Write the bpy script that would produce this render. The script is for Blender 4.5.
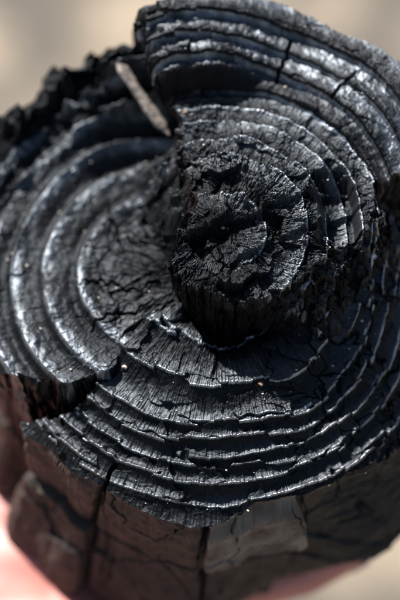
import bpy, math, random
import numpy as np

# ------------------------------------------------------------------ scene, camera, light
for o in list(bpy.data.objects):
    bpy.data.objects.remove(o)
scn = bpy.context.scene
C = scn.collection
MM = 0.001
Z0 = 0.85                       # height of the log's pith above the ground (m)
TILT = math.radians(30)         # camera looks 30 degrees off the log's axis

cd = bpy.data.cameras.new('camera')
cam = bpy.data.objects.new('camera', cd); C.objects.link(cam)
cam.location = (-5.5*MM, -224.72*MM, Z0 + 355.23*MM)
cam.rotation_euler = (TILT, 0, 0)
cd.sensor_fit = 'HORIZONTAL'; cd.sensor_width = 24.0; cd.lens = 100.8
cd.clip_start = 0.01; cd.clip_end = 200
cd.dof.use_dof = True; cd.dof.focus_distance = 0.419; cd.dof.aperture_fstop = 5.0
scn.camera = cam

SUN_DIR = np.array([-0.42, 0.57, 0.68]); SUN_DIR /= np.linalg.norm(SUN_DIR)   # towards the sun
elev = math.asin(SUN_DIR[2]); azim = math.atan2(SUN_DIR[0], SUN_DIR[1])
w = bpy.data.worlds.new('World'); scn.world = w; w.use_nodes = True
nt = w.node_tree
sky = nt.nodes.new('ShaderNodeTexSky'); sky.sky_type = 'NISHITA'; sky.sun_disc = False
sky.sun_elevation = elev; sky.sun_rotation = azim
bg = nt.nodes['Background']; bg.inputs['Strength'].default_value = 0.05
nt.links.new(sky.outputs[0], bg.inputs['Color'])
sd = bpy.data.lights.new('sun', 'SUN'); sd.energy = 5.0; sd.angle = math.radians(0.6); sd.color = (1.0, 0.985, 0.96)
sun = bpy.data.objects.new('sun', sd); C.objects.link(sun)
from mathutils import Vector
sun.rotation_euler = Vector(SUN_DIR).to_track_quat('Z', 'Y').to_euler()
sun.location = (-0.5, 0.6, 2.2)

scn.view_settings.view_transform = 'Standard'; scn.view_settings.look = 'None'
scn.view_settings.exposure = 1.5; scn.view_settings.gamma = 1.0; scn.view_settings.use_curve_mapping = False
scn.render.engine = 'CYCLES'
scn.render.resolution_x = 683; scn.render.resolution_y = 1024

# ------------------------------------------------------------------ numpy noise
rng = np.random.default_rng(7)
PERM = np.concatenate([rng.permutation(256)]*3).astype(np.int32)
GR = rng.normal(size=(256, 3)).astype(np.float32); GR /= np.linalg.norm(GR, axis=1)[:, None]

def noise(x, y, z):
    """gradient noise, about -0.7..0.7"""
    x = np.asarray(x, np.float32); y = np.asarray(y, np.float32); z = np.asarray(z, np.float32)
    x, y, z = np.broadcast_arrays(x, y, z)
    xi = np.floor(x); yi = np.floor(y); zi = np.floor(z)
    fx = x-xi; fy = y-yi; fz = z-zi
    xi = xi.astype(np.int32) & 255; yi = yi.astype(np.int32) & 255; zi = zi.astype(np.int32) & 255
    u = fx*fx*fx*(fx*(fx*6-15)+10); v = fy*fy*fy*(fy*(fy*6-15)+10); w_ = fz*fz*fz*(fz*(fz*6-15)+10)
    out = 0
    for dx in (0, 1):
        wx = u if dx else 1-u
        A = PERM[xi+dx]
        for dy in (0, 1):
            wy = v if dy else 1-v
            B = PERM[A+yi+dy]
            for dz in (0, 1):
                wz = w_ if dz else 1-w_
                g = GR[PERM[B+zi+dz]]
                out = out + wx*wy*wz*(g[..., 0]*(fx-dx)+g[..., 1]*(fy-dy)+g[..., 2]*(fz-dz))
    return out

def fbm(x, y, z, n=3, lac=2.1, gain=0.5):
    a = 1.0; s = 0
    for i in range(n):
        s = s + a*noise(x+17.3*i, y-9.1*i, z+5.7*i); x = x*lac; y = y*lac; z = z*lac; a *= gain
    return s

def ss(a, b, x):
    t = np.clip((x-a)/(b-a), 0, 1); return t*t*(3-2*t)

def hash2(ix, iy, k):
    return PERM[(PERM[(PERM[ix & 255] + iy) & 255] + k*37) & 255].astype(np.float32)/255.0

def facets(x, y, seed=0, tilt=1.2):
    """Worley cells: each cell its own height and tilt; returns (facet height, distance to the cell border)"""
    xi = np.floor(x).astype(np.int32); yi = np.floor(y).astype(np.int32)
    d1 = np.full(x.shape, 9.0, np.float32); d2 = d1.copy(); h = np.zeros_like(d1)
    for dx in (-1, 0, 1):
        for dy in (-1, 0, 1):
            cx = xi+dx; cy = yi+dy
            px = cx+hash2(cx, cy, 1+seed); py = cy+hash2(cx, cy, 2+seed)
            ax = x-px; ay = y-py
            d = np.sqrt(ax*ax+ay*ay)
            hh = (hash2(cx, cy, 3+seed)-.5) + (hash2(cx, cy, 4+seed)-.5)*tilt*ax + (hash2(cx, cy, 5+seed)-.5)*tilt*ay
            m = d < d1
            d2 = np.where(m, d1, np.minimum(d2, d))
            h = np.where(m, hh, h); d1 = np.where(m, d, d1)
    return h, d2-d1

def pinterp(deg, xs, ys):
    """periodic interpolation over an angle in degrees"""
    xs = np.array(xs, float); ys = np.array(ys, float)
    o = np.argsort(xs); return np.interp(deg % 360, xs[o], ys[o], period=360)

# ------------------------------------------------------------------ materials
def mat(name):
    m = bpy.data.materials.new(name); m.use_nodes = True
    return m, m.node_tree, m.node_tree.nodes['Principled BSDF']

def N(nt, t, **kw):
    n = nt.nodes.new(t)
    for k, v in kw.items():
        if k in n.inputs: n.inputs[k].default_value = v
        else: setattr(n, k, v)
    return n

def math_node(nt, op, a, b=None, clamp=False):
    n = nt.nodes.new('ShaderNodeMath'); n.operation = op; n.use_clamp = clamp
    for i, v in enumerate((a, b)):
        if v is None: continue
        if isinstance(v, (int, float)): n.inputs[i].default_value = v
        else: nt.links.new(v, n.inputs[i])
    return n.outputs[0]

def ramp(nt, fac, stops):
    n = nt.nodes.new('ShaderNodeValToRGB'); e = n.color_ramp.elements
    while len(e) < len(stops): e.new(0.5)
    for i, (p, c) in enumerate(stops):
        e[i].position = p; e[i].color = (*c, 1) if len(c) == 3 else c
    nt.links.new(fac, n.inputs[0]); return n.outputs[0]

def mix(nt, fac, a, b):
    n = nt.nodes.new('ShaderNodeMix'); n.data_type = 'RGBA'
    nt.links.new(fac, n.inputs[0])
    for i, v in ((6, a), (7, b)):
        if isinstance(v, tuple): n.inputs[i].default_value = (*v, 1)
        else: nt.links.new(v, n.inputs[i])
    return n.outputs[2]

def char_material(name, base, grain_scale, brown, ash_bounce_col=(0.13, 0.125, 0.12)):
    m, nt, p = mat(name)
    at = N(nt, 'ShaderNodeAttribute', attribute_name='grain')      # (along ring, across ring, depth) in mm
    late_sheen = N(nt, 'ShaderNodeAttribute', attribute_name='late_sheen')
    wall = N(nt, 'ShaderNodeAttribute', attribute_name='brown')
    ash = N(nt, 'ShaderNodeAttribute', attribute_name='ash')
    mp = N(nt, 'ShaderNodeMapping'); nt.links.new(at.outputs['Vector'], mp.inputs['Vector']); mp.inputs['Scale'].default_value = grain_scale
    fib = N(nt, 'ShaderNodeTexNoise', Scale=1.0, Detail=3.0, Roughness=0.6); nt.links.new(mp.outputs[0], fib.inputs['Vector'])
    crumb = N(nt, 'ShaderNodeTexNoise', Scale=3.2, Detail=4.0, Roughness=0.65); nt.links.new(at.outputs['Vector'], crumb.inputs['Vector'])
    big = N(nt, 'ShaderNodeTexNoise', Scale=0.22, Detail=3.0); nt.links.new(at.outputs['Vector'], big.inputs['Vector'])
    col = ramp(nt, big.outputs['Fac'], [(0.3, tuple(c*.55 for c in base)), (0.7, tuple(c*1.5 for c in base))])
    # ash dust left in the grain; the excess paints ground bounce on one side block
    dust = math_node(nt, 'MULTIPLY', ramp(nt, crumb.outputs['Fac'], [(0.50, (0, 0, 0)), (0.70, (1, 1, 1))]), ash.outputs['Fac'])
    dust = math_node(nt, 'ADD', dust, math_node(nt, 'MAXIMUM', math_node(nt, 'SUBTRACT', ash.outputs['Fac'], 1.0), 0.0), True)
    col = mix(nt, dust, col, ash_bounce_col)
    bw = math_node(nt, 'MULTIPLY', wall.outputs['Fac'], ramp(nt, big.outputs['Fac'], [(0.3, (.25, .25, .25)), (0.65, (1, 1, 1))]), True)
    col = mix(nt, bw, col, brown)
    col = mix(nt, math_node(nt, 'MULTIPLY', late_sheen.outputs['Fac'], 0.5), col, (0.09, 0.09, 0.10))  # pale grey here paints the rims' highlights into the colour
    nt.links.new(col, p.inputs['Base Color'])
    r0 = ramp(nt, fib.outputs['Fac'], [(0.3, (.42, .42, .42)), (0.7, (.58, .58, .58))])
    rr = mix(nt, late_sheen.outputs['Fac'], r0, (0.36, 0.36, 0.36))
    rr = mix(nt, math_node(nt, 'MULTIPLY', wall.outputs['Fac'], .8), rr, (0.75, 0.75, 0.75))
    nt.links.new(rr, p.inputs['Roughness'])
    p.inputs['IOR'].default_value = 2.5; p.inputs['Specular Tint'].default_value = (0.84, 0.92, 1.0, 1)
    sl = mix(nt, late_sheen.outputs['Fac'], (.036, .036, .036), (1.3, 1.3, 1.3))
    sl = mix(nt, math_node(nt, 'MULTIPLY', wall.outputs['Fac'], .9), sl, (0.03, 0.03, 0.03))
    nt.links.new(sl, p.inputs['Specular IOR Level'])
    b1 = N(nt, 'ShaderNodeBump', Strength=0.4, Distance=0.00025); nt.links.new(fib.outputs['Fac'], b1.inputs['Height'])
    b2 = N(nt, 'ShaderNodeBump', Strength=0.35, Distance=0.0002)
    nt.links.new(crumb.outputs['Fac'], b2.inputs['Height']); nt.links.new(b1.outputs[0], b2.inputs['Normal'])
    nt.links.new(b2.outputs[0], p.inputs['Normal'])
    return m

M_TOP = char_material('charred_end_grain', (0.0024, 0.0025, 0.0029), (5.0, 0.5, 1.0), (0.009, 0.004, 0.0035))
M_SIDE = char_material('charred_side', (0.018, 0.015, 0.013), (2.2, 2.2, 0.5), (0.062, 0.042, 0.034), (0.125, 0.105, 0.085))

def simple(name, col, rough, col2=None, scale=200.0, bump=0.0):
    m, nt, p = mat(name)
    tc = N(nt, 'ShaderNodeTexCoord'); n = N(nt, 'ShaderNodeTexNoise', Scale=scale, Detail=4.0); nt.links.new(tc.outputs['Object'], n.inputs['Vector'])
    nt.links.new(ramp(nt, n.outputs['Fac'], [(0.35, col), (0.65, col2 or tuple(c*.7 for c in col))]), p.inputs['Base Color'])
    p.inputs['Roughness'].default_value = rough
    if bump:
        b = N(nt, 'ShaderNodeBump', Strength=bump, Distance=0.0004); nt.links.new(n.outputs['Fac'], b.inputs['Height']); nt.links.new(b.outputs[0], p.inputs['Normal'])
    return m

# ------------------------------------------------------------------ mesh helpers
def mesh_from(name, verts, faces, material, smooth=True, attrs=None):
    me = bpy.data.meshes.new(name)
    nv, nf, k = len(verts), len(faces), faces.shape[1]
    me.vertices.add(nv); me.vertices.foreach_set('co', np.ascontiguousarray(verts, np.float32).ravel())
    me.loops.add(nf*k); me.loops.foreach_set('vertex_index', np.ascontiguousarray(faces, np.int32).ravel())
    me.polygons.add(nf); me.polygons.foreach_set('loop_start', np.arange(0, nf*k, k, dtype=np.int32))
    me.update(calc_edges=True)
    me.polygons.foreach_set('use_smooth', np.full(nf, smooth))
    for nme, arr in (attrs or {}).items():
        if arr.ndim == 2:
            a = me.attributes.new(nme, 'FLOAT_VECTOR', 'POINT'); a.data.foreach_set('vector', np.ascontiguousarray(arr, np.float32).ravel())
        else:
            a = me.attributes.new(nme, 'FLOAT', 'POINT'); a.data.foreach_set('value', np.ascontiguousarray(arr, np.float32))
    me.materials.append(material)
    return me

def link(name, data, parent=None, **props):
    o = bpy.data.objects.new(name, data); C.objects.link(o)
    if parent: o.parent = parent
    for k, v in props.items(): o[k] = v
    return o

def split_grid(P, fid, names, material, attrs, parent, shape, wrap=True, normals=None):
    """P (n,m,3) points; fid (n-?,m-1) part id of each quad; one object per id, positions shared at the seams"""
    n, m_ = shape
    idx = np.arange(n*m_).reshape(n, m_)
    a = idx[:, :-1]; b = idx[:, 1:]
    nxt = np.roll(idx, -1, axis=0)
    c = nxt[:, 1:]; d = nxt[:, :-1]
    quads = np.stack([a, b, c, d], -1).reshape(-1, 4)
    fid = fid.reshape(-1)
    flat = P.reshape(-1, 3)
    out = []
    for k in np.unique(fid):
        q = quads[fid == k]
        u, inv = np.unique(q, return_inverse=True)
        me = mesh_from(names(k), flat[u], inv.reshape(-1, 4), material, True, {kk: vv[u] for kk, vv in attrs.items()})
        if normals is not None:
            a_ = me.attributes.new('custom_normal', 'FLOAT_VECTOR', 'POINT'); a_.data.foreach_set('vector', np.ascontiguousarray(normals[u], np.float32).ravel())
        out.append(link(names(k), me, parent))
    return out

# ------------------------------------------------------------------ the ground far below
gm, gnt, gp = mat('dry_dirt')
tc = N(gnt, 'ShaderNodeTexCoord')
n1 = N(gnt, 'ShaderNodeTexNoise', Scale=9.0, Detail=4.0); gnt.links.new(tc.outputs['Object'], n1.inputs['Vector'])
n2 = N(gnt, 'ShaderNodeTexNoise', Scale=35.0, Detail=5.0); gnt.links.new(tc.outputs['Object'], n2.inputs['Vector'])
c1 = ramp(gnt, n1.outputs['Fac'], [(0.43, (0.095, 0.080, 0.062)), (0.58, (0.27, 0.212, 0.150))])
c2 = ramp(gnt, n2.outputs['Fac'], [(0.3, (0.55, 0.55, 0.55)), (0.7, (1.15, 1.15, 1.15))])
mm = N(gnt, 'ShaderNodeMix', data_type='RGBA', blend_type='MULTIPLY'); mm.inputs[0].default_value = 0.8
gnt.links.new(c1, mm.inputs[6]); gnt.links.new(c2, mm.inputs[7]); gnt.links.new(mm.outputs[2], gp.inputs['Base Color'])
gp.inputs['Roughness'].default_value = 0.95
gb = N(gnt, 'ShaderNodeBump', Strength=0.6, Distance=0.01); gnt.links.new(n2.outputs['Fac'], gb.inputs['Height']); gnt.links.new(gb.outputs[0], gp.inputs['Normal'])
gx, gy = np.meshgrid(np.linspace(-1, 1, 121), np.linspace(-1, 1, 121), indexing='ij')
gx = np.sign(gx)*np.abs(gx)**2*40; gy = np.sign(gy)*np.abs(gy)**2*40
gz = 0.02*fbm(gx*2, gy*2, 0*gx, 3)
gi = np.arange(121*121).reshape(121, 121)
gq = np.stack([gi[:-1, :-1], gi[1:, :-1], gi[1:, 1:], gi[:-1, 1:]], -1).reshape(-1, 4)
link('ground', mesh_from('ground', np.stack([gx, gy, gz], -1).reshape(-1, 3), gq, gm), kind='structure')

# ------------------------------------------------------------------ the charred log: end face as a polar relief
NT, NR = 1760, 560
th = np.arange(NT)/NT*2*np.pi
deg = np.degrees(th)
# outline radius (mm) of the end face by angle
R = pinterp(deg, [0, 15, 30, 45, 60, 76, 95, 106, 112.5, 115, 124, 134, 141, 155, 170, 190, 200, 204, 209, 213, 217, 224, 233, 241, 252, 262, 268, 277, 288, 303, 317, 335],
                 [62, 63, 64, 65.5, 62.7, 65.6, 63.9, 63.5, 63.5, 71, 73, 75, 77, 73, 68, 65, 63, 62.3, 60.5, 62, 63.6, 61, 62, 61.2, 62.4, 64.2, 63.5, 58.8, 59, 59.2, 62, 62])
ker = np.hanning(15); ker /= ker.sum()
R = np.convolve(np.concatenate([R[-7:], R, R[:7]]), ker, 'valid')
ct, st = np.cos(th), np.sin(th)
R = R + 0.9*noise(ct*9, st*9, 3.0+0*ct) + 0.35*noise(ct*40, st*40, 8.0+0*ct)
cell = np.floor(deg/4.3 + .5*noise(ct*20, st*20, 1.0+0*ct)).astype(int)
R = R + ss(112, 115, deg)*ss(168, 150, deg)*4.5*(hash2(cell, cell*0, 3)-.45)
rho = np.linspace(0, 1, NR)
rad = (R[:, None]*rho[None, :]).astype(np.float32)
CT = np.broadcast_to(ct[:, None], rad.shape).astype(np.float32); ST = np.broadcast_to(st[:, None], rad.shape).astype(np.float32)
DEG = np.broadcast_to(deg[:, None], rad.shape).astype(np.float32)
U = rad*CT; V = rad*ST

# warp that frays every boundary
wx = 1.2*noise(U*.16, V*.16, 1.5) + .5*noise(U*.6, V*.6, 4.5) + .18*noise(U*2.2, V*2.2, 7.5)
wy = 1.2*noise(U*.16, V*.16, 21.5) + .5*noise(U*.6, V*.6, 24.5) + .18*noise(U*2.2, V*2.2, 27.5)
Uw, Vw = U+wx, V+wy
rw = np.sqrt(Uw*Uw+Vw*Vw); dw = np.degrees(np.arctan2(Vw, Uw)) % 360
rs = np.maximum(rad, 0.5)

# ---- ring systems: boundaries wobble, break and shift
def pf(s_deg, s_rad, seed, tilt=1.2):
    """facets laid out along the rings (angle, radius)"""
    return facets(DEG/s_deg + .5*noise(U*.3, V*.3, 3.3+seed), rad/s_rad + .4*noise(U*.25, V*.25, 8.3+seed), seed, tilt)

wob = 1.2*noise(CT*1.6, ST*1.6, rad*.03) + .5*noise(CT*6, ST*6, rad*.05+9)
sect, sect_e = pf(17.0, 7.5, 11, .25)                                              # broken-off lengths of ring
sect2, sect2_e = pf(5.0, 3.2, 15)
sect3, sect3_e = pf(17.0, 12.0, 19, .3)
fanR = ss(286, 300, DEG)*(DEG > 180) + (DEG < 25)
fray = .22*noise(U*1.1, V*1.1, 2.2) + .10*noise(U*3.5, V*3.5, 5.2) + .10*noise(CT*120, ST*120, rad*.1)

class Rings:
    def __init__(self, radii, rr):
        self.rad = np.array(radii, float); n = len(radii)
        self.k = np.searchsorted(self.rad, rr); self.n = n
        lo = np.concatenate([[0], self.rad]); hi = np.concatenate([self.rad, [72.0]])
        self.mid = .5*(lo+hi)
        self.din = rr-lo[self.k]; self.dout = np.where(self.k < n, hi[self.k]-rr, 9.0)
        self.t = np.clip(self.din/(hi-lo)[self.k], 0, 1); self.rr = rr
        self.amp = np.clip(.85 + 1.5*noise(CT*3.0, ST*3.0, self.k*1.7+radii[0]), .05, 1.5)
    def ramps(self, pr, pz, p, lip, roll=.18):
        """each ring falls away steeply behind the rim before it and levels out towards its own raised rim"""
        lo = np.concatenate([[0], self.rad]); hi = np.concatenate([self.rad, [72.0]])
        zi = np.interp(lo, pr, pz)[self.k]; zo = np.interp(hi, pr, pz)[self.k]
        return zi + (zo-zi)*(1-(1-self.t)**p) + lip*(self.t**3-.3)*ss(0, roll, self.dout)
    def terrace(self, pr, pz, lip, edge, keep):
        m = np.interp(self.mid, pr, pz)
        zc = m[self.k]; zn = m[np.minimum(self.k+1, self.n)]; zi = m[np.maximum(self.k-1, 0)]
        k = ss(edge, 0, self.dout)*.5; k2 = ss(edge, 0, self.din)*.5
        zt = zc + (zn-zc)*k + (zi-zc)*k2 + lip*(ss(.25, .9, self.t)*ss(1.0, .9, self.t*.97+.0)-.4)*(1-1.2*k)
        return zt*keep + np.interp(self.rr, pr, pz)*(1-keep)

base_rr = rad + wob - 1.8*np.cos(np.radians(DEG-172))*ss(20, 45, rad)
RF = Rings([24.3, 32.4, 41.6, 45.4, 49.6, 53.6, 58.2], base_rr + 5.0*sect3*fanR*ss(22, 30, rad) + 2.3*sect*ss(16, 30, rad) + (.25+.2*ss(285, 300, DEG))*sect2 + .45*fray)
lobe_r = np.hypot(U+13, V-1)
RL = Rings([24.0, 33.4, 41.5, 49.0, 56.0], lobe_r + .6*wob + .2*sect + .4*fray)
RT = Rings([11.0, 21.5, 27.2, 33.0, 37.4, 42.5, 47.6, 52.8, 58.4], base_rr + .5*sect + .3*sect2 + .7*fray)

# ---- front fan: steps down towards the rim
lift = ss(322, 350, DEG)*(DEG > 180) + 1.0*(DEG < 60)
zF = RF.ramps([0, 14, 22, 33, 43, 52, 60, 66], [-15, -16.5, -17.5, -20.5, -25, -31, -36, -39], 2.6, 1.1*RF.amp)
zF = zF + (6.5*lift + 3.5*ss(345, 360, DEG)*(DEG > 180) + 3.5*(DEG < 60))*ss(66, 40, rad)
zF = zF + fanR*ss(24, 32, rad)*(3.8*sect3 - 1.2*ss(.04, .005, sect3_e))
zF = zF + (1-fanR)*ss(24, 34, rad)*1.4*sect
zF = zF - 8.5*ss(23, 16, rad-4.5*ss(252, 264, DEG))*ss(226, 240, DEG)*ss(332, 312, DEG)*(1+.6*noise(U*.2, V*.2, 3.3))      # dark hollow under the core
# ---- left lobe: low rolling terraces
zL = RL.ramps([0, 12, 24, 33.4, 41.5, 49, 56, 78], [-20.5, -20.8, -21.2, -21.8, -23.2, -25, -26.5, -30], 2.2, 0*RL.amp)
roll = (1.9+.9*noise(U*.5, V*.5, 8.8))*np.exp(-(np.minimum(RL.dout, 40)/2.9)**2) + (2.0*np.exp(-(RL.din/1.0)**2) - 1.0*np.exp(-((RL.din-2.6)/1.5)**2))*(RL.k > 0) - .6 + .25*np.sin(5*RL.t+3*noise(CT*2, ST*2, RL.k*3.1))
zL = zL + .72*np.clip(RL.amp, .5, 1.25)*roll*ss(15, 19, lobe_r) + .35*fbm(U*.25, V*.25, 6.6+0*U, 3)
zL = zL + pinterp(DEG, [100, 124, 134, 150, 180, 215, 300], [12, 12, 9.5, 3.5, 0, -2, -2])*ss(40, 62, rad)
zL = zL + 8*ss(52, 55, rad+2*sect2)*ss(121, 117, DEG+4*sect2)*(1+sect2)
zL = zL + 4.5*ss(66, 69, rad)*ss(124, 128, DEG)*ss(150, 143, DEG)*(1+noise(U*.3, V*.3, 3.))
blk = ss(0, 1.2, np.minimum.reduce([Uw+43.5, -25.5-Uw, Vw-47, 69-Vw]))         # broken block at the back of the lobe
zL = zL + blk*(4.5 + .10*(Vw-55) - 3.0*ss(.0, .6, np.sin(Vw*.9))*ss(57, 52, Vw))
# ---- core and upper part
dd0 = (DEG+180) % 360-180
zT = RT.terrace([0, 20, 30, 37, 43, 49, 53, 58, 66], [0.4, -.3, .3, 1.0, 3.4, 6.2, 7.5, 8.8, 10.5], -1.0*RT.amp, .35, .9)
tl = ss(66, 96, DEG)*(DEG < 180)
zT = zT + tl*(5.0*ss(41.5, 46, rw) - 4.0*ss(15, 26, rad)*ss(46.5, 42, rw))   # the high back corner with its cliff
zc_ = RT.ramps([0, 11, 21.5, 27, 33, 37.4, 42.5, 50], [.3, .3, .5, .5, .8, 1.2, 2.0, 4.0], 1.6, 1.2*np.clip(RT.amp*1.5-.5, 0, 1.3)*np.clip(ss(-75, -40, dd0)*ss(115, 80, dd0) + ss(20, 26, rad), .12, 1))
zT = zT + (zc_-zT)*ss(42.5, 40.5, rad)
zT = zT + .09*np.clip(.75*U+.75*V, -30, 4)*ss(34, 20, rad)
zT = zT - 1.6*ss(9, 20, rad)*ss(180, 230, DEG)*(DEG < 350)                   # front lip hangs lower
zT = zT + (2.0*ss(-.5, .5, Vw-(.35*Uw+1.8)) - 1.5*ss(.5, -.5, Uw+3.5-.25*Vw) - 1.6*ss(.5, -.5, Vw+9.5-.5*Uw)*ss(-.5, .5, Uw-2))*ss(42, 28, rad)   # broken levels
zT = zT - 1.8*ss(3.0, 0, np.hypot(U, V))                                     # pith hollow
zT = zT - (2.0*ss(60, 5, DEG)*ss(25, 40, rad) + 5.0*ss(42, 20, DEG)*ss(40, 47, rad))*(DEG < 90)
zT = zT - 4.0*ss(23.5, 26, rr_ := rad+wob+2*sect)*ss(36.0, 34.0, rr_)*ss(-14, -4, dd0+6*sect2)*ss(36, 26, dd0+6*sect2)   # dark hollow right of the core

# ---- zone boundaries
redge = pinterp(dw, [0, 2, 12, 21, 25, 29, 110.5, 112.5, 114, 117, 124, 150, 192, 205, 217, 235, 255, 276, 299, 316, 337, 347],
                    [34, 36, 39, 41.3, 60, 90, 90, 60, 24, 11, 9.8, 8.8, 10.7, 13.5, 15.7, 16, 16.4, 17.2, 20, 21.7, 25, 27.8])
redge = redge + np.where(redge < 60, 3.2*noise(CT*3.2, ST*3.2, 5.5+0*CT), 0) + 1.6*sect2 + 1.5*sect*(redge < 60)
dT = redge - rw                                                              # >0 inside the core block
bang = np.interp(rw, [0, 7, 10, 16, 24, 33, 42, 50, 75], [220, 158, 127, 117, 113, 108, 110, 112, 112])
dT = np.where((dw > 92) & (dw < 150), (bang-dw)*np.pi/180*rw + (2.2*sect2 + 1.5*noise(U*.5, V*.5, 8.))*ss(14, 26, rad), dT)
dT = np.where((rw > 42) & (dw > 15) & (dw < 40), np.minimum((dw-20.5)*np.pi/180*rw, 50), dT)
fl = np.array([(0, -9), (-12, -12), (-20.5, -15.5), (-25.5, -22.5), (-27.5, -27.5), (-35.5, -33), (-41.5, -36), (-52, -35), (-70, -33)], float)
dF = np.interp(Uw, fl[::-1, 0], fl[::-1, 1]) + .8*sect2 - Vw                  # >0 on the fan side
ll = np.array([(0, -9), (-20, -15), (-26, -24), (-30, -28.5), (-41, -30.5), (-49, -27.5), (-57, -25), (-70, -24)], float)
dL = Vw - np.interp(Uw, ll[::-1, 0], ll[::-1, 1]) - .9*sect2                  # >0 on the lobe
leftside = (DEG > 105) & (DEG < 232)

# the lobe climbs to the core as a slope of rubble
climb = ss(-15, -1.5, dT)*ss(168, 135, DEG)*ss(44, 30, rad)*(DEG > 100)
zL = zL + climb*16*(1+.5*noise(U*.25, V*.25, 7.))

edge_k = ss(86, 104, DEG)*(DEG < 180)*ss(38, 44, rad)
zT = zT - edge_k*(5.0*ss(5, 0, dT + 2.5*sect2)*(1+1.0*noise(U*.4, V*.4, 2.)) + 1.6*sect2)
# compose: steep but finite walls
gap = -62 + .9*(Uw+50) + 2*noise(U*.2, V*.2, 9.)
kL = ss(-2.4, .2, dL); kF = ss(-1.6, .2, dF)
zleft = gap + (zL-gap)*kL
zleft = zleft + (zF-zleft)*kF
inner = ss(31, 25, rad)                                                      # near the core there is no gap
zleft = zleft*(1-inner) + inner*(zL + (zF-zL)*kF)
zlow = np.where(leftside, zleft, zF)
cliff_w = 2.6 + 1.0*noise(U*.3, V*.3, 5.)
brk = ss(300, 330, DEG) + (DEG < 18)*ss(18, 8, DEG)                           # on the right the core breaks down in ledges
cliff_w = cliff_w + 8.5*brk
kT = ss(-cliff_w, .25, dT)
kq = kT*3.6 + .5*sect2
kq = np.clip((np.floor(kq) + ss(.72, 1.0, kq-np.floor(kq)))/3.6, 0, 1)
kT = np.where(brk > 0, kT + (kq-kT)*.8*np.clip(brk*2, 0, 1), kT)
kT = np.where(dT > .25, 1.0, kT)
Z = zlow + (zT-zlow)*kT
onwall = kT*(1-kT)*4
Z = Z + onwall*(1.6*noise(CT*20, ST*20, Z*.15) + .5*noise(CT*90, ST*90, Z*.12))

zone = np.where(dT > -.6, 0, np.where(leftside & (dF < -.4), 1, 2))
RR = [RT, RL, RF]
ring = np.choose(zone, [q.k for q in RR]); dist_out = np.choose(zone, [q.dout for q in RR]); amp = np.choose(zone, [q.amp for q in RR])

# ---- relief of the broken wood
isT = kT; isL = (zone == 1).astype(np.float32); isF = (zone == 2).astype(np.float32)
p1, pe1 = pf(14.0, 7.5, 51); p2, pe2 = pf(3.6, 2.6, 61); p3, pe3 = pf(1.5, 2.2, 71)
f2, e2 = facets(U*.55+.4*wy, V*.55-.3*wx, 31)
f9, e9 = facets(U*.125+.35*wx, V*.125-.35*wy, 93)
f3, e3 = facets(U*1.5+.3*wx, V*1.5, 41)
coarse = np.clip(.45+1.6*noise(U*.075, V*.075, 13.), .0, 1.2)                 # where the face broke rough
core_ = ss(32, 14, rad)*isT
smooth_ = 1-.15*isT*ss(39, 45, rad)
far_r = np.clip((rad-3)/18, .0, 1)
Z = Z + p1*far_r*smooth_*(.35 + .5*core_ + 1.3*isF*(1-.5*fanR) + .35*isT) + p2*far_r*smooth_*(.15 + .35*core_ + (.35-.2*isF)*coarse*(1-.7*isL)) + p3*far_r*smooth_*.18*(coarse*(1-.6*isL)+core_)
f0, e0 = facets(U*.19+.4*wx, V*.19-.4*wy, 91)
Z = Z + (3.4*f9 + .9*f0)*ss(36, 20, rad)*isT + core_*np.clip(rad/9, 0, 1)*(.5*noise(CT*9+.1*f0, ST*9, rad*.05) + .4*noise(CT*28, ST*28, rad*.08) + .22*noise(CT*64, ST*64, rad*.12)) 
Z = Z + f2*smooth_*(.3*core_ + (.35-.22*isF)*coarse*(1-isL) + .25*isL*ss(40, 25, rad)) + f3*.14*coarse*(1-.6*isL)*smooth_
Z = Z + fbm(U*.35, V*.35, 3.0+0*Z, 4, 2.15, .5)*(.22 + .7*isT*coarse + .15*isF*coarse)*(.35+.65*smooth_)
lobe_in = isL*ss(26, 20, lobe_r+2*sect)
lobe_a = np.degrees(np.arctan2(V-1, U+13))
lf, le = facets(lobe_a/16 + .5*noise(U*.2, V*.2, 4.), lobe_r/9, 77)
Z = Z + lobe_in*(1.0*lf + .25*f2 + .35*noise(np.cos(np.radians(lobe_a))*14, np.sin(np.radians(lobe_a))*14, lobe_r*.06) - .7*ss(.06, 0, le)) + isL*ss(55, 60, rad)*ss(175, 155, DEG)*(.8*f2 + 1.0*f0 + 7.0*facets(U*.15+.25*wx, V*.15+.25*wy, 95, .3)[0] + .4*f3)
Z = Z - (.25*ss(.05, 0, pe1)*core_ + .4*ss(.05, 0, pe1)*isL*ss(42, 30, rad))
# fibre striation: fine radial lines across the rings
stri = noise(CT*110, ST*110, rad*.15) + .8*noise(CT*260, ST*260, rad*.25)
Z = Z + stri*np.clip(rs/26, .1, 1)*(.10+.18*isF+.10*isT*(1-ss(38, 46, rad)))*(1+.3*isL)*(.3+.7*smooth_)
Z = Z + .10*fbm(U*2.6, V*2.6, 2.2, 2)*(.3+coarse)
def crack(d0, r0, r1, wd, dp, wig):
    global Z
    dd = ((DEG-d0-wig*(noise(rad*.12, d0*1.0, 3.3)+.4*noise(rad*.5, d0*1.0, 9.3))*30/np.maximum(rs, 8)+180) % 360-180)*np.pi/180*rs
    Z = Z - dp*ss(wd, wd*.25, np.abs(dd))*ss(r0-1, r0+1, rad)*ss(r1+1.5, r1-.5, rad)
rl = random.Random(5)
for (d0, r0, r1, wd, dp, wig) in [(241, 55, 70, .55, 5, 4), (71, 46, 57, .55, 4, 4), (52, 47, 55, .5, 3, 4), 
                                  (250, 4, 14, .4, 1.5, 20), 
                                  (150, 22, 36, .5, 2.5, 14), (185, 18, 36, .5, 2.5, 14), (205, 22, 36, .5, 2.5, 12)]:
    crack(d0, r0, r1, wd, dp, wig)

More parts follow.
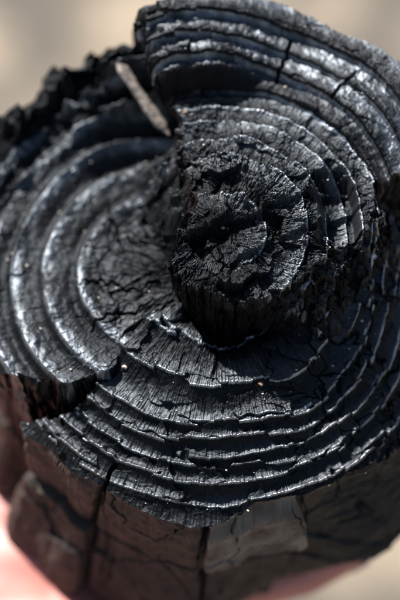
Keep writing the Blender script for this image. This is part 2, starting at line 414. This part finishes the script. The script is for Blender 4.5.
tt_ = np.choose(zone, [q.t for q in RR])
late_sheen = (.13-.09*isL-.04*isF)*ss(.15, .95, tt_)*(1-.4*coarse) + (.95+.4*fanR*isF)*ss(.6, .12, dist_out)*(1-isL)*np.clip(amp*1.1-.1, .02, 1)*np.clip(.75+1.1*noise(U*.3, V*.3, 6.), 0, 1)  # latewood gloss, with highlights painted along the ring rims
late_sheen = np.maximum(late_sheen, 0.5*isL*ss(15, 19, lobe_r)*ss(-.1, 1.25, roll)*np.clip(.55+1.1*noise(U*.12, V*.12, 6.)+.5*noise(U*.8, V*.8, 6.), .08, 1))  # painted sheen on the lobe's rolled ridges
late_sheen = late_sheen*(1-.85*core_*(1-ss(-75, -40, dd0)*ss(115, 80, dd0)))
late_sheen = np.maximum(late_sheen, .45*isT*ss(45, 48, rad)*ss(.1, .6, tt_)*np.clip(.45+1.2*noise(U*.2, V*.2, 3.6)+.9*noise(U*1.6, V*1.6, 3.6), 0.03, 1))  # painted sheen on the broad upper bands
brown = ss(.01, .12, kT)*ss(.995, .9, kT)*.95*(1-.8*np.clip(brk, 0, 1)) + .9*tl*ss(41, 42.5, rw)*ss(46.5, 45, rw)*isT + ss(0, -2.5, dL)*(zone == 1)*.9*leftside
brown = np.clip(brown, 0, 1)
over = 9.0*ss(-11, -2.2, dT)*(1-kT)*ss(98, 106, DEG)*ss(128, 116, DEG)*ss(34, 42, rad)     # the back corner overhangs
und = 4.0*(1-np.clip(brk, 0, 1))*ss(-15, -2.4, dT)*(1-kT)*((DEG > 150) | (DEG < 18))*ss(44, 40, rad)               # the core block is undercut in front
und2 = 7.0*ss(-12, -2.2, dT)*(1-kT)*ss(6, 12, DEG)*ss(34, 28, DEG)*ss(42, 46, rad)*(DEG < 90)
P = np.stack([U+over-und*CT-und2*ST, V-und*ST+und2*CT, Z], -1).astype(np.float64)

# smooth normals over the whole relief so that the seams between parts do not show
du = np.roll(P, -1, 0)-np.roll(P, 1, 0); dv = np.gradient(P, axis=1)
NRM = np.cross(dv, du); NRM[:, 0] = (0, 0, 1); NRM /= np.linalg.norm(NRM, axis=-1, keepdims=True)+1e-12
# torn fibres and chips on the steep faces: pushed sideways, changing with height too
steep = ss(.55, .22, np.abs(NRM[..., 2]))*ss(1.0, .985, rho)[None, :]*np.clip(ss(.02, .12, kT)*ss(.995, .9, kT)*.7 + leftside*(rad > 26)*ss(.4, -.3, dL)*ss(.6, 0, dF), 0, 1)
c1, ce1 = facets((U+V*.6)*.45, Z*.16, 101, .8)
ch = 1.5*c1 + 1.3*noise(U*.3, V*.3, Z*.22) + .6*noise(U*.8, V*.8, Z*.4)
hn = NRM[..., :2]/(np.linalg.norm(NRM[..., :2], axis=-1, keepdims=True)+1e-6)
P[..., 0] += steep*ch*hn[..., 0]; P[..., 1] += steep*ch*hn[..., 1]
du = np.roll(P, -1, 0)-np.roll(P, 1, 0); dv = np.gradient(P, axis=1)
NRM = np.cross(dv, du); NRM[:, 0] = (0, 0, 1); NRM /= np.linalg.norm(NRM, axis=-1, keepdims=True)+1e-12

grain = np.stack([th[:, None]*np.maximum(np.round(rad/5)*5, 4), rad, Z], -1)
root = link('charred_log', None, label='broken charred black log end with stepped growth rings, held in a hand', category='log')
root.location = (0, 0, Z0)
ringf = ring[:, :-1]; zf = zone[:, :-1]
part = zf*20 + ringf
part = np.where((zf == 0) & (ringf <= 4), 0, part)                            # the core is one block
ash = np.clip(-.08 + 1.1*fbm(U*.09, V*.09, 4.4+0*U, 4) , .0, .4)*(1-.75*isF-.5*isL) + .10*isL*ss(27, 20, lobe_r+3*sect) + .20*core_*np.clip(.1+2.0*noise(U*.2, V*.2, 9.9), 0, 1)
att = {'ash': np.clip(ash, 0, .6).ravel(), 'grain': grain.reshape(-1, 3), 'late_sheen': late_sheen.ravel(), 'brown': brown.ravel()}
nm = lambda k: 'core' if k == 0 else 'growth_ring'
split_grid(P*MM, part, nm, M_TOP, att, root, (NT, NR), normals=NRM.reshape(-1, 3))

# ------------------------------------------------------------------ the log's side: charred blocks parted by cracks
NS = 170
ztop = Z[:, -1]; BOT = -100.0
tt = np.linspace(0, 1, NS)[None, :]
zb = BOT - 6 + 2.0*noise(ct*3, st*3, 2.0+0*ct) + 18*ss(284, 302, deg)*ss(359, 335, deg)
SZ = ztop[:, None] + (zb-ztop)[:, None]*(tt**1.0)
S = (deg*np.pi/180*62)[:, None] + 0*SZ
depthn = -SZ
wS = 2.2*noise(CT[:, :NS]*5, ST[:, :NS]*5, SZ*.06) + .7*noise(CT[:, :NS]*22, ST[:, :NS]*22, SZ*.22)
wZ = 2.2*noise(CT[:, :NS]*5+9, ST[:, :NS]*5, SZ*.06) + .7*noise(CT[:, :NS]*22+9, ST[:, :NS]*22, SZ*.22)
sx = S+wS; sz = SZ+wZ
# block seeds: (angle, z, how far it stands out)
seeds = [(226, -47, .6), (252, -50, .8), (279, -50, 2.8), (222, -78, 3.2), (252, -79, .4), (278, -80, -.6),
         (303, -46, -2.0), (322, -48, -1.0), (312, -66, -3.0), (334, -74, -1.5), (300, -84, -3.0), (345, -46, 0)]
for a in range(0, 215, 22):
    for zz in (-18, -45, -72):
        seeds.append((a+(9 if zz == -45 else 0)+rl.uniform(-4, 4), zz+rl.uniform(-5, 5), rl.uniform(-1, 1)))
d1 = np.full(SZ.shape, 1e9); d2 = d1.copy(); who = np.zeros(SZ.shape, int); offs = np.zeros(SZ.shape)
per = 2*np.pi*62
for i, (a, zz, of) in enumerate(seeds):
    ds = (sx-math.radians(a)*62+per/2) % per-per/2
    d = np.sqrt((ds*.9)**2+((sz-zz)*1.0)**2)
    m = d < d1
    d2 = np.where(m, d1, np.minimum(d2, d)); who = np.where(m, i, who); offs = np.where(m, of, offs); d1 = np.where(m, d, d1)
ed = (d2-d1)*.5
groove = ss(1.0, .2, ed)
near = ss(0, .035, tt)                                                         # the side starts exactly at the rim
body = ss(.2, .8, ed)
flare = 8.0*ss(.35, .9, tt)*ss(60, 20, np.abs((deg[:, None]-228+180) % 360-180)) + 11.0*ss(.15, .9, tt)*ss(34, 8, np.abs((deg[:, None]-318+180) % 360-180))
dr = near*(offs*body*ss(.01, .11, tt) + flare - 3.4*groove*np.clip(.75+.9*noise(sx*.12, sz*.12, 4.), .2, 1.2))
dr = dr + near*(.8*fbm(S*.12, SZ*.10, 5.0+0*SZ, 4) + .25*noise(S*1.3, SZ*.35, 1.0) + .14*noise(S*3.2, SZ*1.2, 4.0))
lay = noise(S*.05, SZ*.55, 3.0)                                               # layered, peeled surface on the right
dr = dr + near*ss(292, 305, deg)[:, None]*(deg[:, None] > 180)*(1.6*lay)
g1, ge1 = facets(S*.062+.22*noise(S*.2, SZ*.2, 2.), SZ*.055+.22*noise(S*.2, SZ*.2, 6.), 5)     # finer splits in each block
g2, ge2 = facets(S*.45+.5*noise(S*.5, SZ*.5, 2.), SZ*.3+.5*noise(S*.5, SZ*.5, 6.), 9)
on = np.clip(.7+1.8*noise(S*.06, SZ*.06, 12.), 0, 1)
dr = dr + near*(1.3*g1 + .22*g2 - 2.2*ss(.028, 0, ge1)*on - .12*ss(.08, 0, ge2)*on)
dr = dr - ss(.93, 1.0, tt)*5
dr = dr
RS = R[:, None]+dr
PS = np.stack([RS*ct[:, None] + (over-und2*ST)[:, -1:]*ss(1, .2, tt), RS*st[:, None] + (und2*CT)[:, -1:]*ss(1, .2, tt), SZ], -1)
du = np.roll(PS, -1, 0)-np.roll(PS, 1, 0); dv = np.gradient(PS, axis=1)
NS_ = np.cross(dv, du); NS_ /= np.linalg.norm(NS_, axis=-1, keepdims=True)+1e-12
atts = {'ash': np.clip(1.7*(who == 2)*body + .1+.8*fbm(S*.08, SZ*.08, 3.0+0*SZ, 3), 0, 1.8).ravel(), 'grain': np.stack([S, RS, SZ], -1).reshape(-1, 3), 'late_sheen': (.12*(who == 2)*body).ravel(), 'brown': np.broadcast_to(np.clip(.2+.8*body, 0, 1)*(1-.45*ss(190, 198, deg)*ss(214.5, 213, deg)-.85*ss(291, 297, deg)*ss(359, 350, deg))[:, None]*np.clip(.75+1.1*fbm(S*.1, SZ*.1, 7.0+0*SZ, 3), .1, 1), SZ.shape).ravel()}  # one block paled in colour for light bounced off the ground
blocks = split_grid(PS*MM, who[:, :-1], lambda k: 'char_block', M_SIDE, atts, root, (NT, NS), normals=NS_.reshape(-1, 3))
for ob_, k_ in zip(blocks, np.unique(who[:, :-1])):
    if k_ == 2: ob_['label'] = 'flat grey-brown block under the front rim of the log'
    if k_ == 0: ob_['label'] = 'reddish brown block below the front rim beside the cleft'
# underside
ub = PS[::4, -1]*MM
uv = np.concatenate([ub, [[0, 0, BOT*MM]]]); n_ = len(ub)
uf = np.stack([np.arange(n_), (np.arange(n_)+1) % n_, np.full(n_, n_)], -1)[:, ::-1]
link('underside', mesh_from('underside', uv, uf, M_SIDE, False, {'grain': uv*1000, 'late_sheen': np.zeros(n_+1), 'brown': np.zeros(n_+1)}), root)

def surf(px_u, px_v):
    """height of the relief at (u,v) mm"""
    a = math.degrees(math.atan2(px_v, px_u)) % 360; i = int(round(a/360*NT)) % NT
    r = math.hypot(px_u, px_v); j = min(NR-1, int(round(r/R[i]*(NR-1))))
    return float(Z[i, j]), NRM[i, j]

# ------------------------------------------------------------------ splinter and loose grains
def lump(seed, n=1, squash=(1, 1, 1)):
    import bmesh
    bm = bmesh.new(); bmesh.ops.create_icosphere(bm, subdivisions=2, radius=1.0)
    r_ = random.Random(seed); ph = [r_.uniform(0, 6.28) for _ in range(6)]
    for v in bm.verts:
        c = v.co; k = 1+.4*math.sin(3*c.x+ph[0])*math.cos(2.6*c.y+ph[1])+.18*math.sin(4*c.z+ph[2]+2*c.x)
        v.co = Vector((c.x*squash[0], c.y*squash[1], c.z*squash[2]))*k
    vs = np.array([v.co[:] for v in bm.verts]); fs = np.array([[v.index for v in f.verts] for f in bm.faces]); bm.free()
    return vs, fs

M_SPL = simple('scorched_wood', (0.19, 0.155, 0.13), .9, (0.06, 0.05, 0.045), 700, .8)
M_SAND = simple('sand_grain', (0.34, 0.28, 0.22), .9, (0.5, 0.45, 0.38), 3000)
M_CLAY = simple('orange_grit', (0.26, 0.14, 0.075), .9, (0.34, 0.20, 0.11), 3000)

# hand-rolled stick: bent, four-sided, frayed ends
def stick(a, b, w0, w1, name, **props):
    a = np.array(a, float); b = np.array(b, float); L = np.linalg.norm(b-a); ax = (b-a)/L
    s1 = np.cross(ax, (0, 0, 1)); s1 /= np.linalg.norm(s1); s2 = np.cross(s1, ax)
    n, k = 60, 14; vs = []
    for i in range(n):
        f = i/(n-1); c = a+(b-a)*f + s1*.5*math.sin(f*3.1) + s2*.4*math.sin(f*5)
        ww = (w0+(w1-w0)*f)*min(1, .25+6*f, .25+6*(1-f))
        for j in range(k):
            an = 2*math.pi*j/k; q = (abs(math.cos(an))**4+abs(math.sin(an))**4)**-.25
            rr_ = ww*q*(1+.22*math.sin(j*7.3+f*2)+.12*math.sin(f*31+j*3)+.15*math.sin(f*9+1))
            vs.append(c+s1*math.cos(an)*rr_+s2*math.sin(an)*rr_*.7)
    fs = [[i*k+j, i*k+(j+1) % k, (i+1)*k+(j+1) % k, (i+1)*k+j] for i in range(n-1) for j in range(k)]
    vs.append(a); vs.append(b)
    me_v = np.array(vs); tris = [[j, (j+1) % k, n*k, n*k] for j in range(0)]
    caps = []
    for j in range(k):
        caps.append([(j+1) % k, j, n*k]); caps.append([(n-1)*k+j, (n-1)*k+(j+1) % k, n*k+1])
    me = bpy.data.meshes.new(name); me.from_pydata([tuple(v*MM) for v in me_v], [], fs+caps); me.update()
    for p_ in me.polygons: p_.use_smooth = True
    me.materials.append(M_SPL)
    o = link(name, me, **props); o.location = (0, 0, Z0); return o

za, zb_ = surf(-29, 60)[0], surf(-15.5, 38)[0]
stick((-27.6, 54.5, -1.0), (-13.6, 36.0, -8.5), 1.35, 1.1, 'splinter',
      label='pale grey wood splinter leaning between the low ring terraces and the upper block', category='splinter')

CAMP = np.array([-5.5, -224.72, 355.23]); FW = np.array([0, math.sin(TILT), -math.cos(TILT)]); UPV = np.array([0, math.cos(TILT), math.sin(TILT)])
# big loose grains, by where they lie on the log (mm)
for (u_, v_, s_, m_, lb) in [(0.3, .8, .4, M_CLAY, 'orange grit grain lodged in the pith hollow of the log core'),
                             (-24.6, -26.0, .55, M_SAND, 'pale sand grain in the cleft beside the front ring steps'),
                             (-9.2, 35.5, .5, M_CLAY, 'orange grit grain at the foot of the high back block'),
                             (9.8, -31.5, .55, M_CLAY, 'orange grit grain in the dark hollow below the core cliff')]:
    zz, _ = surf(u_, v_)
    vs, fs = lump(int(u_*10+v_), 1, (1.2, 1, .8))
    o = link('grit_grain', mesh_from('grit_grain', vs*s_*MM, fs, m_), label=lb, category='grain')
    o.location = (u_*MM, v_*MM, Z0+(zz+s_*.5)*MM)
# finer specks: too many and too small to count
VS, FS, k0 = [], [], 0
for i in range(480):
    a = rl.uniform(0, 360); r = 62*math.sqrt(rl.random())
    if rl.random() < .35: a = rl.uniform(60, 215)
    u_, v_ = r*math.cos(math.radians(a)), r*math.sin(math.radians(a))
    zz, nn = surf(u_, v_)
    if nn[2] < .45: continue
    s_ = .07+.22*rl.random()**4
    vs, fs = lump(i, 1, (1.2, 1, .8))
    if i % 1 == 0:
        VS.append(vs*s_+np.array([u_, v_, zz+s_*.45])); FS.append(fs+k0); k0 += len(vs)
o = link('ash_specks', mesh_from('ash_specks', np.concatenate(VS)*MM, np.concatenate(FS), M_SAND), kind='stuff',
         label='tiny pale sand and ash specks scattered over the charred rings', category='ash')
o.location = (0, 0, Z0)

# ------------------------------------------------------------------ the hand
M_SKIN, snt, sp = mat('skin')
tc = N(snt, 'ShaderNodeTexCoord'); n1 = N(snt, 'ShaderNodeTexNoise', Scale=60.0, Detail=4.0); snt.links.new(tc.outputs['Object'], n1.inputs['Vector'])
n2 = N(snt, 'ShaderNodeTexNoise', Scale=900.0, Detail=3.0); snt.links.new(tc.outputs['Object'], n2.inputs['Vector'])
snt.links.new(ramp(snt, n1.outputs['Fac'], [(0.35, (0.42, 0.155, 0.125)), (0.65, (0.50, 0.20, 0.16))]), sp.inputs['Base Color'])
sp.inputs['Roughness'].default_value = 0.5
sp.inputs['Subsurface Weight'].default_value = 0.35; sp.inputs['Subsurface Radius'].default_value = (0.006, 0.002, 0.001); sp.inputs['Subsurface Scale'].default_value = 1.0
sb = N(snt, 'ShaderNodeBump', Strength=0.25, Distance=0.0004); snt.links.new(n2.outputs['Fac'], sb.inputs['Height']); snt.links.new(sb.outputs[0], sp.inputs['Normal'])

def capsule_chain(pts, VS, FS):
    """tapered tubes with round joints through (x,y,z,r) points, all gathered into one soup that is remeshed into a single skin"""
    import bmesh
    for i in range(len(pts)-1):
        a = np.array(pts[i][:3], float); b = np.array(pts[i+1][:3], float); ra, rb = pts[i][3], pts[i+1][3]
        ax = b-a; L = np.linalg.norm(ax); ax /= L
        s1 = np.cross(ax, (0.13, .2, 1)); s1 /= np.linalg.norm(s1); s2 = np.cross(ax, s1)
        k = 20; rows = []
        for q in range(6): an = math.pi/2*(1-q/5.0); rows.append((a-ax*ra*math.sin(an), max(ra*math.cos(an), .01)))
        for q in range(6): an = math.pi/2*q/5.0; rows.append((b+ax*rb*math.sin(an), max(rb*math.cos(an), .01)))
        base = len(VS)
        for c, r_ in rows:
            for j in range(k):
                t_ = 2*math.pi*j/k; VS.append(c+s1*math.cos(t_)*r_+s2*math.sin(t_)*r_)
        for q in range(len(rows)-1):
            for j in range(k):
                FS.append([base+q*k+j, base+q*k+(j+1) % k, base+(q+1)*k+(j+1) % k, base+(q+1)*k+j])

HV, HF = [], []
fingers = {
 'index':  [(-18, -54, -114, 10.5), (3, -50, -114, 9.5), (24, -47, -110, 8.5), (37, -44, -101, 7.2)],
 'middle': [(-10, -42, -110, 10.5), (16, -36, -114, 9.6), (36, -29, -112, 8.6), (46, -22, -105, 7.4)],
 'ring':   [(-14, -23, -110, 10), (18, -17, -114, 9.0), (40, -9, -112, 8.2), (50, -3, -105, 7.0)],
 'little': [(-24, -4, -109, 9), (6, 3, -110, 8), (26, 10, -108, 7.2), (38, 15, -101, 6.2)]}
palm = {'index': (-92, -60, -112, 16), 'middle': (-94, -50, -112, 14), 'ring': (-94, -38, -112, 14), 'little': (-90, -24, -110, 14)}
for k_, ch in fingers.items():
    m_ = palm[k_]; f0 = ch[0]
    midp = tuple(.5*(m_[i]+f0[i]) for i in range(3)) + (17.0,)
    capsule_chain([m_, midp, f0], HV, HF)
    capsule_chain(ch, HV, HF)
capsule_chain([(-92, -66, -110, 15), (-66, -84, -102, 15), (-38, -96, -100, 10.5), (-10, -98, -101, 9), (8, -93, -99, 7.5)], HV, HF)   # thumb
capsule_chain([(-66, -80, -104, 15), (-40, -66, -107, 11)], HV, HF)
capsule_chain([(-92, -52, -114, 19), (-122, -52, -120, 22)], HV, HF); capsule_chain([(-92, -36, -114, 18), (-122, -40, -120, 22)], HV, HF)
capsule_chain([(-122, -46, -120, 23), (-190, -50, -132, 27), (-300, -56, -152, 37), (-380, -60, -165, 40)], HV, HF)
hme = mesh_from('hand', np.array(HV)*MM, np.array(HF), M_SKIN)
hand = link('hand', hme, label='bare hand with pink skin cupping the charred log from below', category='hand')
hand.location = (0, 0, Z0)
rm = hand.modifiers.new('remesh', 'REMESH'); rm.mode = 'VOXEL'; rm.voxel_size = 0.0016; rm.use_smooth_shade = True
smo = hand.modifiers.new('smooth', 'SMOOTH'); smo.factor = .5; smo.iterations = 30
M_NAIL = simple('fingernail', (0.72, 0.48, 0.42), .3, (0.70, 0.45, 0.40), 80)
for k_, ch in list(fingers.items()) + [('thumb', [(-10, -98, -101, 9), (8, -93, -99, 7.5)])]:
    a = np.array(ch[-2][:3], float); b = np.array(ch[-1][:3], float); r_ = ch[-1][3]; ax = (b-a)/np.linalg.norm(b-a)
    out = np.array((0, 0, -1.0)) if k_ != 'thumb' else np.array((0, -1.0, 0))
    out -= ax*(out@ax); out /= np.linalg.norm(out); sd_ = np.cross(ax, out)
    vs, fs = [], []
    for i in range(9):
        for j in range(9):
            f = i/8; g = j/8*2-1; ww = .85*math.sqrt(max(0, 1-(abs(f-.5)*2)**4))+.05
            an = g*ww*.95
            vs.append(b+ax*(f-.55)*r_*1.5+(out*math.cos(an)+sd_*math.sin(an))*(r_*(1.03-.12*max(0, f-.4))))
    for i in range(8):
        for j in range(8): fs.append([i*9+j, i*9+j+1, (i+1)*9+j+1, (i+1)*9+j])
    no = link('fingernail', mesh_from('fingernail', np.array(vs)*MM, np.array(fs), M_NAIL), hand)
    so = no.modifiers.new('thick', 'SOLIDIFY'); so.thickness = .0006; so.offset = 0
